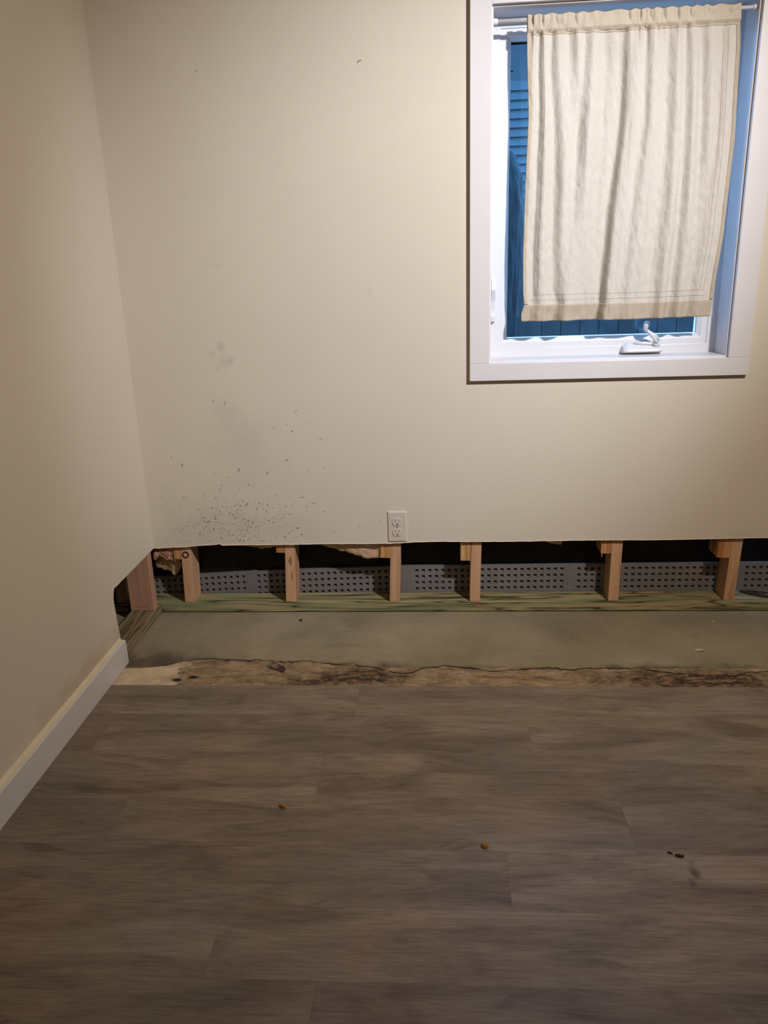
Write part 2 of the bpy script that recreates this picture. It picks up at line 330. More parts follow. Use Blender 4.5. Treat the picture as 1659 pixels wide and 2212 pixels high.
def sheet(fn, nu, nv, thick=None):       # grid surface fn(u,v)
    bm = bmesh.new(); g = [[bm.verts.new(fn(i/nu, j/nv)) for i in range(nu+1)] for j in range(nv+1)]
    for j in range(nv):
        for i in range(nu): bm.faces.new([g[j][i], g[j][i+1], g[j+1][i+1], g[j+1][i]])
    return bm
def nz(x, y, z=0.0, s=1.0): return noise.noise(Vector((x*s, y*s, z*s)))

# ================================================================== SETTING
H = 2.44
# ---- floor: old slab with new concrete strip and vinyl planks
fl = obj('floor', bx(-0.62, 3.3, -3.72, -0.40, -0.12, -0.002), MT['slab']); tag(fl, kind='structure')
EDGE = [(-0.62, -0.415), (0.0, -0.418), (0.032, -0.417), (0.10, -0.412), (0.15, -0.401), (0.20, -0.365), (0.24, -0.352), (0.305, -0.345), (0.387, -0.358), (0.44, -0.352), (0.512, -0.368), (0.60, -0.362), (0.665, -0.374), (0.773, -0.384), (0.83, -0.402),
        (0.88, -0.428), (0.93, -0.436), (0.96, -0.431), (0.985, -0.405), (1.05, -0.392), (1.114, -0.397), (1.16, -0.412), (1.2, -0.425), (1.26, -0.416), (1.32, -0.405), (1.38, -0.402), (1.46, -0.414), (1.50, -0.402), (1.575, -0.406), (1.65, -0.404), (1.714, -0.420), (1.76, -0.436),
        (1.817, -0.449), (1.898, -0.456), (1.93, -0.447), (1.99, -0.428), (2.047, -0.419), (2.2, -0.415), (3.3, -0.42)]
def edge_y(x):
    for i in range(len(EDGE)-1):
        if EDGE[i][0] <= x <= EDGE[i+1][0]:
            t = (x-EDGE[i][0])/(EDGE[i+1][0]-EDGE[i][0]); y = EDGE[i][1]*(1-t)+EDGE[i+1][1]*t
            return y + (0.009*nz(x, 3.1, 0, 22) + 0.0055*nz(x, 9.1, 0, 70))*(0.25 if x < 0.3 else 1.0)
    return -0.42
def slab_fn(u, v):           # rough broken rim of the old slab, proud of the new concrete
    x = -0.62+3.92*u; ye = edge_y(x); y = -0.54+(ye+0.54)*min(1.0, v*32/31)
    z = 0.001 + 0.003*nz(x, y, 0, 18) + 0.0018*nz(x, y, 5, 60)
    if v > 0.999: z = -0.02
    elif v > 0.90: z -= 0.0008
    return (x, y, z)
rim = obj('broken_slab_edge', sheet(slab_fn, 640, 32), MT['slab'], fl, False)
tag(rim, 'rough broken edge of the old slab with dirt and paint flecks')
def conc_fn(u, v):
    x = -0.62+3.92*u; y = -0.50+0.66*v; ye = edge_y(x)
    d = max(0.0, y-ye)
    z = -0.001 - 0.0055*math.exp(-d/0.05)*(0.4+0.9*abs(nz(x, 3, 3, 5))) - 0.007*math.exp(-((x-0.06)/0.16)**2)*math.exp(-d/0.08) + 0.0012*nz(x, y, 0, 6) + 0.0005*nz(x, y, 2, 40)
    return (x, y, z)
conc = obj('concrete_strip', sheet(conc_fn, 392, 60), MT['concrete'], fl, True)
tag(conc, 'smooth new grey concrete strip along the opened wall')
def skim_fn(u, v):
    x = 0.0+0.24*u; ye = edge_y(x); lim = 1.0
    y = -0.54+(ye-0.004+0.54)*min(1.0, v*60/59)
    fade = max(0.0, (u-0.55)/0.45)
    z = 0.0052 - 0.006*fade*fade + 0.001*nz(x, y, 7, 25)
    if v > 0.99 or v < 0.001: z -= 0.006
    d1 = math.hypot((x-0.215)/1.3, y+0.487); d2 = math.hypot((x-0.262)/1.3, y+0.468)
    z -= 0.006*math.exp(-(d1/0.010)**2) + 0.006*math.exp(-(d2/0.010)**2)
    return (x, y, z)
tag(obj('skim_patch', sheet(skim_fn, 80, 60), MT['skim'], fl, False), 'pale sandy skim patch with two dark holes beside the baseboard')
ROWS = [-0.526, -0.688, -0.868, -1.045, -1.220, -1.385, -1.555, -1.73, -1.905, -2.08, -2.255, -2.43, -2.605, -2.78, -2.955, -3.13, -3.305, -3.48, -3.655, -3.72]
JOIN = [0.797, 1.95, 0.103, 0.278, 1.18, 0.605, 0.814, 0.30, 0.90, 0.5, 1.1, .2, .7, 1.0, .4, .8, .1, .6, 1.1]
JOIN[3] = 0.278; JOIN[1] = 0.10; JOIN[2] = 1.92
pid = 0
for i in range(len(ROWS)-1):
    y1, y0 = ROWS[i], ROWS[i+1]; x = JOIN[i]-1.183
    while x > 0.001: x -= 1.183
    while x < 3.2:
        a, b = max(x, 0.0045), min(x+1.183, 3.196)
        if b-a > 0.01:
            L, W_, g = (b-a)/2, (y1-y0)/2, 0.00008
            bm = bmesh.new(); z0, z1, cz = 0.001, 0.0062, 0.00035
            top = [(-L+g+cz, -W_+g+cz), (L-g-cz, -W_+g+cz), (L-g-cz, W_-g-cz), (-L+g+cz, W_-g-cz)]
            mid = [(-L+g, -W_+g), (L-g, -W_+g), (L-g, W_-g), (-L+g, W_-g)]
            T = [bm.verts.new((p[0], p[1], z1)) for p in top]; Mi = [bm.verts.new((p[0], p[1], z1-cz*0.5)) for p in mid]; Bo = [bm.verts.new((p[0], p[1], z0)) for p in mid]
            bm.faces.new(T); bm.faces.new(Bo[::-1])
            for q in range(4):
                r_ = (q+1) % 4; bm.faces.new([Mi[q], Mi[r_], T[r_], T[q]]); bm.faces.new([Bo[q], Bo[r_], Mi[r_], Mi[q]])
            o = obj('plank', bm, MT['plank'], fl); o.location = ((a+b)/2, (y0+y1)/2, 0)
        x += 1.183

def dl_fn(u, v):  # dark ribbon stands in for shade along the broken slab edge
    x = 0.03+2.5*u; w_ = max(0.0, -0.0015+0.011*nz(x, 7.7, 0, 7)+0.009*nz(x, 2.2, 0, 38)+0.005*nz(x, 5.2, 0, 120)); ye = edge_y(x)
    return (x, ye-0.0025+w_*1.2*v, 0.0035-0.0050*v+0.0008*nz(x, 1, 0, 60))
tag(obj('shade_line', sheet(dl_fn, 700, 2), MT['edge_shade'], fl, True), 'dark ribbon painting in the shade along the broken concrete edge')
# ---- ceiling and unseen walls
tag(obj('ceiling', bx(-0.62, 3.3, -3.72, 0.16, H, H+0.1), MT['ceiling']), kind='structure')
tag(obj('wall_right', bx(3.2, 3.3, -3.6, 0.0, -0.05, H), MT['wall']), kind='structure')
tag(obj('wall_front', bx(-0.62, 3.3, -3.72, -3.6, -0.05, H), MT['wall']), kind='structure')
tag(obj('wall_beyond', bx(-0.62, -0.56, -3.6, 0.16, -0.02, H), MT['membrane']), kind='structure')

# ---- window numbers
IL, IR, IB, IT = 1.2195, 1.9735, 0.9125, 1.9300         # jamb inner faces
WL, WR, WB, WT = 1.1507, 2.0450, 0.8505, 1.9990         # casing outer
# ---- back wall drywall, cut off raggedly above the sill plate
CUT = [(0.0, 0.264), (0.02, 0.264), (0.075, 0.268), (0.12, 0.2685), (0.17, 0.2735), (0.235, 0.2765), (0.248, 0.2790), (0.258, 0.2735), (0.35, 0.2745), (0.46, 0.274), (0.60, 0.2755), (0.629, 0.276), (0.80, 0.275), (0.863, 0.2755), (0.905, 0.2765),
       (0.95, 0.2795), (1.062, 0.2810), (1.13, 0.2795), (1.291, 0.2785), (1.45, 0.280), (1.613, 0.281), (1.78, 0.2795), (1.93, 0.281), (2.04, 0.2825), (2.18, 0.284), (2.6, 0.286), (3.2, 0.29)]
edge = []
for i in range(len(CUT)-1):
    (xa, za), (xb, zb) = CUT[i], CUT[i+1]; n = max(1, int((xb-xa)/0.012))
    for j in range(n):
        t = j/n; x = xa+(xb-xa)*t; edge.append((x, za+(zb-za)*t + 0.0009*nz(x, 1, 0, 40) + 0.0006*nz(x, 4, 0, 150)))
edge.append(CUT[-1])
outer = edge + [(3.2, H), (0.0, H)]
hole = [(IL-0.012, IB-0.012), (IR+0.012, IB-0.012), (IR+0.012, IT+0.012), (IL-0.012, IT+0.012)]
wb_ = obj('wall_back', prism([outer, hole], lambda u, v, d: (u, d, v), 0.0127), MT['wall_back']); tag(wb_, kind='structure')
bm = bmesh.new(); tube(bm, [(x, -0.0002, z+0.0003) for x, z in edge[::1]], [0.0012+0.0009*abs(nz(x, 0, 0, 60)) for x, z in edge], 6)
tag(obj('torn_edge', bm, MT['gypsum'], wb_, True), 'pale torn paper lip along the cut bottom of the wall')
# scuffs: flat dried marks on the paint
SC = [(423, 153, .323, 1.807, 2, .7), (775, 131, .821, 1.811, 4, .25)]
bm = bmesh.new(); bp = bmesh.new()
def mark(bm_, x, z, L, wd, ang, plane='back', tip=0.25):
    c_, s_ = math.cos(ang), math.sin(ang); pts = []
    for (u, v) in ((-L/2, -wd*tip/2), (0, -wd/2), (L/2, -wd*tip/2), (L/2, wd*tip/2), (0.1*L, wd/2), (-L/2, wd*tip/2)):
        a, b = x+u*c_-v*s_, z+u*s_+v*c_
        pts.append((a, -0.0002, b) if plane == 'back' else (0.0002, a, b))
    f = bm_.faces.new([bm_.verts.new(p) for p in pts])
for (x, z, L, wd, a) in [(.323, 1.807, .004, .004, 0), (.328, 1.809, .003, .003, .6), (.821, 1.8105, .012, .0035, .45), (.8265, 1.811, .004, .004, 0), (.817, 1.807, .006, .003, 1.1),
                         (.316, .792, .016, .0030, 1.35), (.276, .8, .005, .004, 1.2), (.560, .760, .010, .0025, .3), (.478, .705, .006, .003, .6), (.525, .715, .007, .0022, -.9), (.602, .717, .004, .003, 0),
                         (.540, .690, .010, .0036, .6), (.640, .662, .016, .0022, -.25), (.515, .588, .018, .0035, .6), (.443, .543, .018, .0035, .8), (.343, .556, .016, .0045, 1.2), (.142, .577, .010, .006, 1.5),
                         (.105, .605, .005, .004, 1.2), (.275, .50, .005, .005, 0), (.372, .500, .010, .0034, .8), (.560, .452, .018, .0028, .15), (.600, .430, .018, .0025, .03), (.575, .418, .010, .0025, -.4), (.500, .418, .012, .0025, .05),
                         (.360, .428, .022, .0042, .8), (.405, .432, .014, .0025, .2), (.525, .420, .010, .0025, .6), (.513, .390, .014, .0026, .5), (.645, .560, .006, .0025, .6), (.470, .46, .008, .0025, .6),
                         (.232, .336, .008, .006, 1.5), (.352, .33, .010, .003, .8), (.505, .320, .010, .0025, -.2), (.760, .340, .008, .0025, -.6), (.668, .322, .008, .002, -.5), (.833, .360, .011, .0012, -.7), (.952, .354, .013, .0012, -.7)]:
    mark(bm, x, z, L, wd, a)
for i in range(330):
    x = abs(random.gauss(0.30, 0.13)); z = 0.285+abs(random.gauss(0, 0.105))
    if x < 0.02: continue
    zz = z
    if x > .17 and zz < .29: zz = .29
    a = random.choice([random.gauss(0.7, .35), random.gauss(1.3, .3), 0.0]); big = random.random() < 0.15
    mark(bm if big and i % 2 else bp, x, zz, random.uniform(.0032, .0075)*(1.7 if big else 1), random.uniform(.0018, .0036), a, tip=.5)
for i in range(60):
    mark(bp, random.uniform(.05, .8), random.uniform(.32, .72), random.uniform(.002, .005), random.uniform(.001, .002), random.uniform(0, 3))
tag(obj('dirt_mark', bm, MT['scuff'], wb_), 'dark dirt flecks splashed low on the wall', kind='stuff')
tag(obj('dirt_mark', bp, MT['scuff_pale'], wb_), 'faint dirt flecks splashed low on the wall', kind='stuff')

# ---- left wall drywall with its corner cut away
ragged = []
for i in range(31): y = -0.371*i/30; ragged.append((y, 0.2645+0.0012*nz(y, 2, 0, 50)))
lc = [(0.0, 0.2645)]+ragged[1:]+[(-0.378, 0.256), (-0.386, 0.235), (-0.387, 0.222), (-0.384, 0.168), (-0.379, 0.11), (-0.377, 0.086), (-0.381, 0.05), (-0.382, 0.001)]
outer = lc + [(-3.6, 0.001), (-3.6, H), (0.0, H)]
wl_ = obj('wall_left', prism(outer, lambda u, v, d: (-d, u, v), 0.004), MT['wall']); tag(wl_, kind='structure')
bm = bmesh.new(); tube(bm, [(-0.001, y, z) for y, z in lc[2:38]], 0.0010, 6)
tag(obj('torn_edge', bm, MT['scrap'], wl_, True), 'dark ragged rim of the cut in the left wall')
bm = bmesh.new()
for (y, z, L, wd, a) in [(-.395, .243, .035, .0014, .9), (-.41, .228, .028, .0012, .8), (-.40, .214, .004, .003, 0), (-.42, .236, .02, .001, .9), (-.12, .30, .005, .002, 1.4), (-.19, .345, .004, .003, 0), (-.30, .74, .016, .0014, -1.2), (-.29, .70, .010, .0014, -1),
                         (-.52, .100, .02, .003, 0), (-.58, .097, .012, .003, .1), (-.66, .102, .018, .003, 0), (-.70, .105, .01, .003, .2), (-.74, .099, .02, .003, 0), (-.47, .11, .008, .002, .3), (-.80, .100, .02, .002, 0), (-.62, .115, .006, .002, 0)]:
    mark(bm, y, z, L, wd, a, 'left')
tag(obj('dirt_mark', bm, MT['scuff_pale'], wl_), 'scratches and dirt flecks on the left wall', kind='stuff')

# ---- baseboard on the left wall
bb = obj('baseboard_left', prism([(0.0006, 0.0066), (0.0185, 0.0066), (0.0185, 0.0868), (0.0170, 0.0885), (0.0006, 0.0885)], lambda u, v, d: (u, -3.6+d, v), 3.6-0.383), MT['trim']); tag(bb, kind='structure')
bm = bmesh.new(); pts = [(0.0004, 0.0887), (0.013, 0.0887), (0.0015, 0.0945)]
for s in range(0, 1): pass
obj('lit_caulk_bead', prism([(0.0004, 0.0888), (0.0135, 0.0888), (0.006, 0.0905), (0.0018, 0.0960), (0.0004, 0.0975)], lambda u, v, d: (u, -3.58+d, v), 3.58-0.386), MT['lit_caulk'], bb); bm.free()  # cream bead also paints in the lit top of the baseboard
# ---- foundation behind the studs: black membrane wall with window hole, grey dimpled panels
SO = (-0.56, 3.3)
hole2 = [(IL-0.02, IB-0.02), (IR+0.02, IB-0.02), (IR+0.02, IT+0.02), (IL-0.02, IT+0.02)]
fo = obj('wall_foundation', prism([[(-0.56, -0.05), (3.3, -0.05), (3.3, H), (-0.56, H)], hole2], lambda u, v, d: (u, 0.128+d, v), 0.03), MT['membrane']); tag(fo, kind='structure')
def drape(u, v):
    x = -0.5+3.7*u; z = 0.10+0.42*v
    return (x, 0.1225+0.004*nz(x, z, 0, 9)+0.002*nz(x, z, 3, 30), z)
tag(obj('membrane_sheet', sheet(drape, 240, 24), MT['membrane'], fo, True), 'wrinkled black plastic sheet over the foundation')
PITCH_ = 0.0245
def panel(x0, x1, zt0, zt1, ncol, c0):
    bm = bmesh.new(); y = 0.108; zb = 0.030; yh = 0.0075; hs = 0.0062
    def Z(x, z): return z - (zt1-zt0)*(1-(x-x0)/(x1-x0))          # follow the sloping top
    ztop = zt1
    xs = [x0]; cc = [c0+PITCH_*i for i in range(ncol)]
    cc = [c for c in cc if c+hs < x1-0.004]
    for c in cc: xs += [c-hs, c+hs]
    xs.append(x1)
    rows = [ztop-0.020-PITCH_*r for r in range(4)][::-1]; zs = [zb-0.03]
    for r_ in rows: zs += [r_-hs, r_+hs]
    zs.append(ztop)
    g = [[bm.verts.new((x, y, Z(x, z) if z > zb else z)) for x in xs] for z in zs]
    for j in range(len(zs)-1):
        for i in range(len(xs)-1):
            q = [g[j][i], g[j][i+1], g[j+1][i+1], g[j+1][i]]
            if i % 2 == 1 and j % 2 == 1:
                c = sum((v_.co for v_ in q), Vector())/4
                a = [bm.verts.new(c+(v_.co-c)*0.72+Vector((0, yh, 0))) for v_ in q]
                for e in range(4): bm.faces.new([q[e], q[(e+1) % 4], a[(e+1) % 4], a[e]])
                f = bm.faces.new(a); f.material_index = 2  # recess bottoms coloured dark for the shade inside
            else: bm.faces.new(q)
    # lip, raised flange ridges at the ends and back face
    vt = g[-1]; bk = [bm.verts.new(v_.co+Vector((0, 0.012, 0))) for v_ in vt]
    for i in range(len(vt)-1): bm.faces.new([vt[i], vt[i+1], bk[i+1], bk[i]])
    for side in (0, -1):
        s_ = [r_[side] for r_ in g]; b_ = [bm.verts.new(v_.co+Vector((0, 0.012, 0))) for v_ in s_]
        for i in range(len(s_)-1): bm.faces.new([s_[i], s_[i+1], b_[i+1], b_[i]])
    box(bm, x1-0.012, x1-0.0005, y-0.0012, y+0.001, 0.0, ztop-0.004)
    return obj('drainage_panel', bm, [MT['panel'], MT['dark'], MT['hole']], fo)
panel(-0.29, 0.3215, 0.098, 0.127, 24, -0.270)
panel(0.322, 0.9175, 0.128, 0.146, 24, 0.352)
panel(0.918, 1.5195, 0.146, 0.149, 24, 0.958)
panel(1.520, 2.1215, 0.149, 0.150, 24, 1.560)
panel(2.122, 2.720, 0.150, 0.150, 24, 2.165)

# ---- window casing (trim), jambs and window unit
cz = empty('trim_1', (WL, 0, WB)); tag(cz, kind='structure')
E5 = 0.005
for nm, a in [('side_casing', (WL, IL-E5, -0.018, -0.0002, IB-E5, WT)), ('side_casing', (IR+E5, WR, -0.018, -0.0002, IB-E5, WT)),
              ('bottom_casing', (WL, WR, -0.018, -0.0002, WB, IB-E5-0.0004)), ('top_casing', (IL-E5, IR+E5, -0.018, -0.0002, IT+E5, WT))]:
    local(obj(nm, bx(*a), MT['trim'], None, bevel=0.0012), cz)
FY = 0.107
for nm, a in [('jamb', (IL-0.010, IL, -0.0015, FY, IB-0.01, IT+0.01)), ('jamb', (IR, IR+0.010, -0.0015, FY, IB-0.01, IT+0.01)),
              ('head_jamb', (IL, IR, -0.0015, FY, IT, IT+0.010)), ('sill', (IL, IR, -0.0015, FY, IB-0.010, IB))]:
    local(obj(nm, bx(*a), MT['trim'], None, bevel=0.001), cz)
win = empty('window_1', (IL, FY, IB)); tag(win, kind='structure')
def ring_frame(name, x0, x1, z0, z1, wd, y0, y1, mat, parent, slope=0.0):
    # mitred frame; slope pushes the inner edge back to form a glazing bevel
    bm = bmesh.new(); O = [(x0, z0), (x1, z0), (x1, z1), (x0, z1)]; I = [(x0+wd, z0+wd), (x1-wd, z0+wd), (x1-wd, z1-wd), (x0+wd, z1-wd)]
    fO = [bm.verts.new((x, y0, z)) for x, z in O]; fI = [bm.verts.new((x, y0+slope, z)) for x, z in I]
    bO = [bm.verts.new((x, y1, z)) for x, z in O]; bI = [bm.verts.new((x, y1, z)) for x, z in I]
    for i in range(4):
        j = (i+1) % 4
        bm.faces.new([fO[i], fO[j], fI[j], fI[i]]); bm.faces.new([bO[j], bO[i], bI[i], bI[j]]); bm.faces.new([fO[j], fO[i], bO[i], bO[j]]); bm.faces.new([fI[i], fI[j], bI[j], bI[i]])
    return local(obj(name, bm, mat, None, bevel=0.0012), parent)
ring_frame('window_frame', IL-0.004, IR+0.004, IB-0.004, IT+0.004, 0.033, FY+0.0005, 0.17, MT['vinyl'], win)
ring_frame('sash', IL+0.0285, IR-0.0285, IB+0.0285, IT-0.0285, 0.020, FY+0.005, 0.160, MT['vinyl'], win)
ring_frame('glazing_bead', IL+0.0482, IR-0.0482, IB+0.0482, IT-0.0482, 0.014, FY+0.0055, 0.150, MT['vinyl'], win, 0.009)
gx0, gx1, gz0, gz1 = IL+0.061, IR-0.061, IB+0.064, IT-0.0615
local(obj('pane', bx(gx0, gx1, 0.130, 0.133, gz0, gz1), MT['glass']), win)
local(obj('dark_strip', bx(gx0, gx0+.09, 0.1335, 0.140, gz1-0.006, gz1), MT['dark']), win)  # dark strip across the top left of the glass
for z_ in (1.787, 1.052): local(obj('screen_clip', bx(gx0, gx0+0.010, 0.1335, 0.139, z_, z_+0.0045), MT['dark'], bevel=0.001), win)
# sash lock lever on the left of the frame
lv = local(obj('lock_lever', prism([(1.029, 0.0), (1.033, 0.012), (1.050, 0.014), (1.056, 0.006), (1.070, 0.006), (1.100, 0.010), (1.135, 0.021), (1.165, 0.016), (1.177, 0.004), (1.178, 0.0)],
                                   lambda u, v, d: (IL+0.006+d, FY-v*1.5, u), 0.014), MT['vinyl'], bevel=0.002), win)
local(obj('lock_plate', bx(IL+0.005, IL+0.021, FY-0.003, FY+0.0004, 1.034, 1.172), MT['vinyl'], bevel=0.0015), win)
# crank operator on the sill side of the frame
cr = empty('crank_operator', (1.726, FY, IB+0.004))
tag(cr, 'white folding window crank with wedge cover at the bottom of the window frame', 'window crank')
def cover_pts(x, wide):
    return None
bm = bmesh.new()
secs = []
for (x, top, out) in [(1.664, 0.004, .020), (1.668, 0.018, .034), (1.680, 0.026, .040), (1.70, 0.0265, .041), (1.74, 0.0255, .041), (1.775, 0.0235, .040), (1.790, 0.018, .036), (1.797, 0.006, .022)]:
    zb = IB+0.0035
    secs.append([bm.verts.new(p) for p in [(x, FY-0.0004, zb+.003), (x, FY-out*0.8, zb+.003), (x, FY-out, zb+0.008), (x, FY-out*0.92, zb+0.008+top*0.25), (x, FY-out*0.35, zb+0.006+top), (x, FY-0.0004, zb+0.007+top)]])
for i in range(len(secs)-1):
    for j in range(6): bm.faces.new([secs[i][j], secs[i][(j+1) % 6], secs[i+1][(j+1) % 6], secs[i+1][j]])
bm.faces.new(secs[0]); bm.faces.new(secs[-1][::-1])
local(obj('cover', bm, MT['vinyl'], None, bevel=0.0018), cr)
bm = bmesh.new(); tube(bm, [(1.777, FY-.020, IB+0.030), (1.772, FY-.030, IB+0.039)], [0.011, 0.010], 12)
local(obj('hub', bm, MT['vinyl'], None, True), cr)
bm = bmesh.new(); tube(bm, [(1.776, FY-.030, IB+0.038), (1.765, FY-.034, IB+0.052), (1.750, FY-.036, IB+0.068), (1.738, FY-.036, IB+0.080)], [0.0062, 0.0058, 0.0062, 0.0052], 10)
tube(bm, [(1.782, FY-.028, IB+0.046), (1.770, FY-.032, IB+0.060), (1.752, FY-.034, IB+0.072)], [0.004, 0.0045, 0.004], 8)
local(obj('crank_arm', bm, MT['vinyl'], None, True), cr)
bm = bmesh.new(); tube(bm, [(1.736, FY-.036, IB+0.076), (1.731, FY-.040, IB+0.086), (1.733, FY-.045, IB+0.098), (1.736, FY-.046, IB+0.107), (1.736, FY-.046, IB+0.110)], [0.005, 0.0075, 0.0095, 0.0085, 0.004], 12)
local(obj('knob', bm, MT['vinyl'], None, True), cr)
bm = bmesh.new(); tube(bm, [(1.702, FY-.018, IB+0.037), (1.735, FY-.020, IB+0.036), (1.768, FY-.022, IB+0.034)], [0.0035, 0.0055, 0.0045], 8)
local(obj('handle_fold', bm, MT['vinyl'], None, True), cr)

# ---- tension rod and curtain
RY, RZ = 0.022, 1.8985
rod = empty('curtain_rod', (IL, RY, RZ)); tag(rod, 'slim white tension rod across the top of the window opening', 'curtain rod')
bm = bmesh.new(); tube(bm, [(IL+0.012, RY, RZ), (1.60, RY, RZ)], 0.0062, 16); local(obj('outer_tube', bm, MT['vinyl'], None, True), rod)
bm = bmesh.new(); tube(bm, [(1.60, RY, RZ), (IR-0.010, RY, RZ+0.001)], 0.0052, 16); local(obj('inner_tube', bm, MT['vinyl'], None, True), rod)
bm = bmesh.new(); tube(bm, [(IL+0.0003, RY, RZ), (IL+0.003, RY, RZ), (IL+0.012, RY, RZ), (IL+0.015, RY, RZ)], [0.0095, 0.0095, 0.0085, 0.0062], 16); local(obj('end_cap', bm, MT['vinyl'], None, True), rod)
bm = bmesh.new(); tube(bm, [(IR-0.0003, RY, RZ+0.001), (IR-0.004, RY, RZ+0.001), (IR-0.012, RY, RZ+0.001)], [0.0075, 0.0080, 0.0065], 16); local(obj('end_cap', bm, MT['vinyl'], None, True), rod)

ZT, ZB_ = 1.9115, 1.036
def cl(v): return 0.0 if v < 0 else (1.0 if v > 1 else v)
def interp(tab, t):
    for i in range(len(tab)-1):
        if t <= tab[i+1][0]:
            k_ = (t-tab[i][0])/(tab[i+1][0]-tab[i][0]); k_ = k_*k_*(3-2*k_)*0.5+k_*0.5; return tab[i][1]*(1-k_)+tab[i+1][1]*k_
    return tab[-1][1]
LEFT = [(0, 1.3195), (0.1, 1.321), (0.3, 1.329), (0.5, 1.3245), (0.75, 1.321), (0.88, 1.323), (0.94, 1.328), (0.975, 1.319), (1, 1.3195)]
RIGHT = [(0, 1.926), (0.15, 1.938), (0.4, 1.946), (0.7, 1.940), (0.9, 1.926), (1, 1.920)]
FOLDS = [  # (x at top, x at bottom as share of width, width, depth top, depth bottom)
    (0.055, 0.05, 0.020, 0.008, 0.006), (0.10, 0.17, 0.028, 0.006, 0.013), (0.28, 0.20, 0.028, 0.008, 0.005), (0.37, 0.33, 0.04, 0.008, 0.006),
    (0.57, 0.51, 0.026, 0.008, 0.004), (0.66, 0.68, 0.032, 0.007, 0.009), (0.74, 0.78, 0.026, 0.006, 0.014), (0.83, 0.86, 0.026, 0.010, 0.005), (0.93, 0.88, 0.024, 0.004, 0.007), (0.20, 0.30, .035, .008, .005)]
def cur(u, v):
    """u across, v down: point on the cloth"""
    xl, xr = interp(LEFT, v), interp(RIGHT, v)
    x = xl+(xr-xl)*u; z = ZT+(ZB_-ZT)*v - 0.003*math.sin(u*PI)*v
    y = 0.0215
    for (a, b, wd, d0, d1) in FOLDS:
        c_ = a+(b-a)*v + 0.012*nz(a*9, v*2.5, 1.0, 1.3); s = (u-c_)/(wd*(0.7+0.5*v))
        # recessed valley with rounded ridges either side
        y += (d0*(1-v)+d1*v)*cl(v*6+0.3)*(math.exp(-s*s)*1.15 - 0.5*math.exp(-((s-1.7)/0.9)**2) - 0.35*math.exp(-((s+1.7)/0.9)**2))
    y += 0.0035*nz(u*13, v*1.4, 0.3, 1.0)*cl(v*3) + 0.0028*nz(u*26, v*6.0, 2.3, 1.0)*cl(v*4) + 0.0018*nz(u*45, v*30, 5.0, 1.0)*cl(v*4)
    s = (u-(0.475-0.05*v+0.010*nz(0.3, v*3, 4.0)))/0.012
    D = (0.022*(1-v)+0.048*v)*cl(v*5+0.25)
    y += D*(0.5*(1-math.tanh(s)))*math.exp(-(max(0.0, -s)/9.0)**2)
    # gathers on the rod pocket, dying out below it
    g = math.exp(-(v/0.075)**2)
    ph = u*2*PI*15 + 2.4*math.sin(u*9.0)+1.3*math.sin(u*23.0)
    amp = 0.0075*(0.55+0.45*math.sin(u*11+1.0))
    y += amp*(math.sin(ph)+0.4*math.sin(2.3*ph+1))*g
    y -= 0.0095*math.exp(-((v-0.015)/0.022)**2)           # pocket bulges over the rod
    if v < 0.05:
        lim = RY-0.0088
        if y > lim: y = lim-(y-lim)*0.25*(v > 0.004)
    if v < 0.003: y = RY-0.002
    z += 0.0022*math.sin(ph+0.8)*math.exp(-(v/0.03)**2)
    return Vector((x, y, z))
def cloth(name, u0_, u1_, v0_, v1_, nu, nv, off, mat, thick=0.0009):
    bm = sheet(lambda a, b: cur(u0_+(u1_-u0_)*a, v0_+(v1_-v0_)*b)+Vector((0, -off, 0)), nu, nv)
    o = obj(name, bm, mat, None, True); s = o.modifiers.new('solid', 'SOLIDIFY'); s.thickness = thick; s.offset = 0
    return o
cu = cloth('cloth_panel', 0, 1, 0.0, 1.0, 300, 170, 0.0, MT['linen'])
ct = empty('curtain', (1.62, RY, ZB_)); tag(ct, 'short cream linen curtain gathered on the rod over the window', 'curtain')
local(cu, ct)
local(cloth('rod_pocket', 0, 1, 0.0, 0.062, 300, 14, 0.0004, MT['linen_side'], 0.0006), ct)
def back_pocket(u, v):
    p = cur(u, 0.002+0.055*v); return Vector((p.x, RY+0.009+0.0008*math.sin(u*90), p.z))
local(obj('pocket_back', sheet(back_pocket, 120, 4), MT['linen_side'], None, True), ct)
local(cloth('bottom_hem', 0, 1, 0.941, 1.0, 300, 12, 0.0016, MT['linen_hem'], 0.0014), ct)
local(cloth('side_hem', 0, 0.018, 0.06, 0.94, 6, 160, 0.0013, MT['linen_side'], 0.0010), ct)
local(cloth('side_hem', 0.982, 1, 0.06, 0.94, 6, 160, 0.0013, MT['linen_hem'], 0.0010), ct)
for (ua, ub, va, vb) in [(0.06, 0.95, 0.905, 0.905), (0.03, 0.95, 0.924, 0.924), (0.06, 0.06, 0.07, 0.905), (0.078, 0.078, 0.07, 0.88), (0.925, 0.925, 0.07, 0.90), (0.945, 0.945, 0.07, 0.90)]:
    bm = bmesh.new(); N = 130
    tube(bm, [cur(ua+(ub-ua)*i/N, va+(vb-va)*i/N)+Vector((0, -0.0006, 0)) for i in range(N+1)], 0.00065, 5)
    local(obj('stitch_line', bm, MT['thread'], None, True), ct)
bm = bmesh.new(); tube(bm, [(1.921, .016, 1.062), (1.927, .014, 1.052), (1.930, .014, 1.044), (1.926, .014, 1.038), (1.922, .014, 1.046)], 0.0005, 5)
local(obj('loose_thread', bm, MT['gypsum'], None, True), ct)

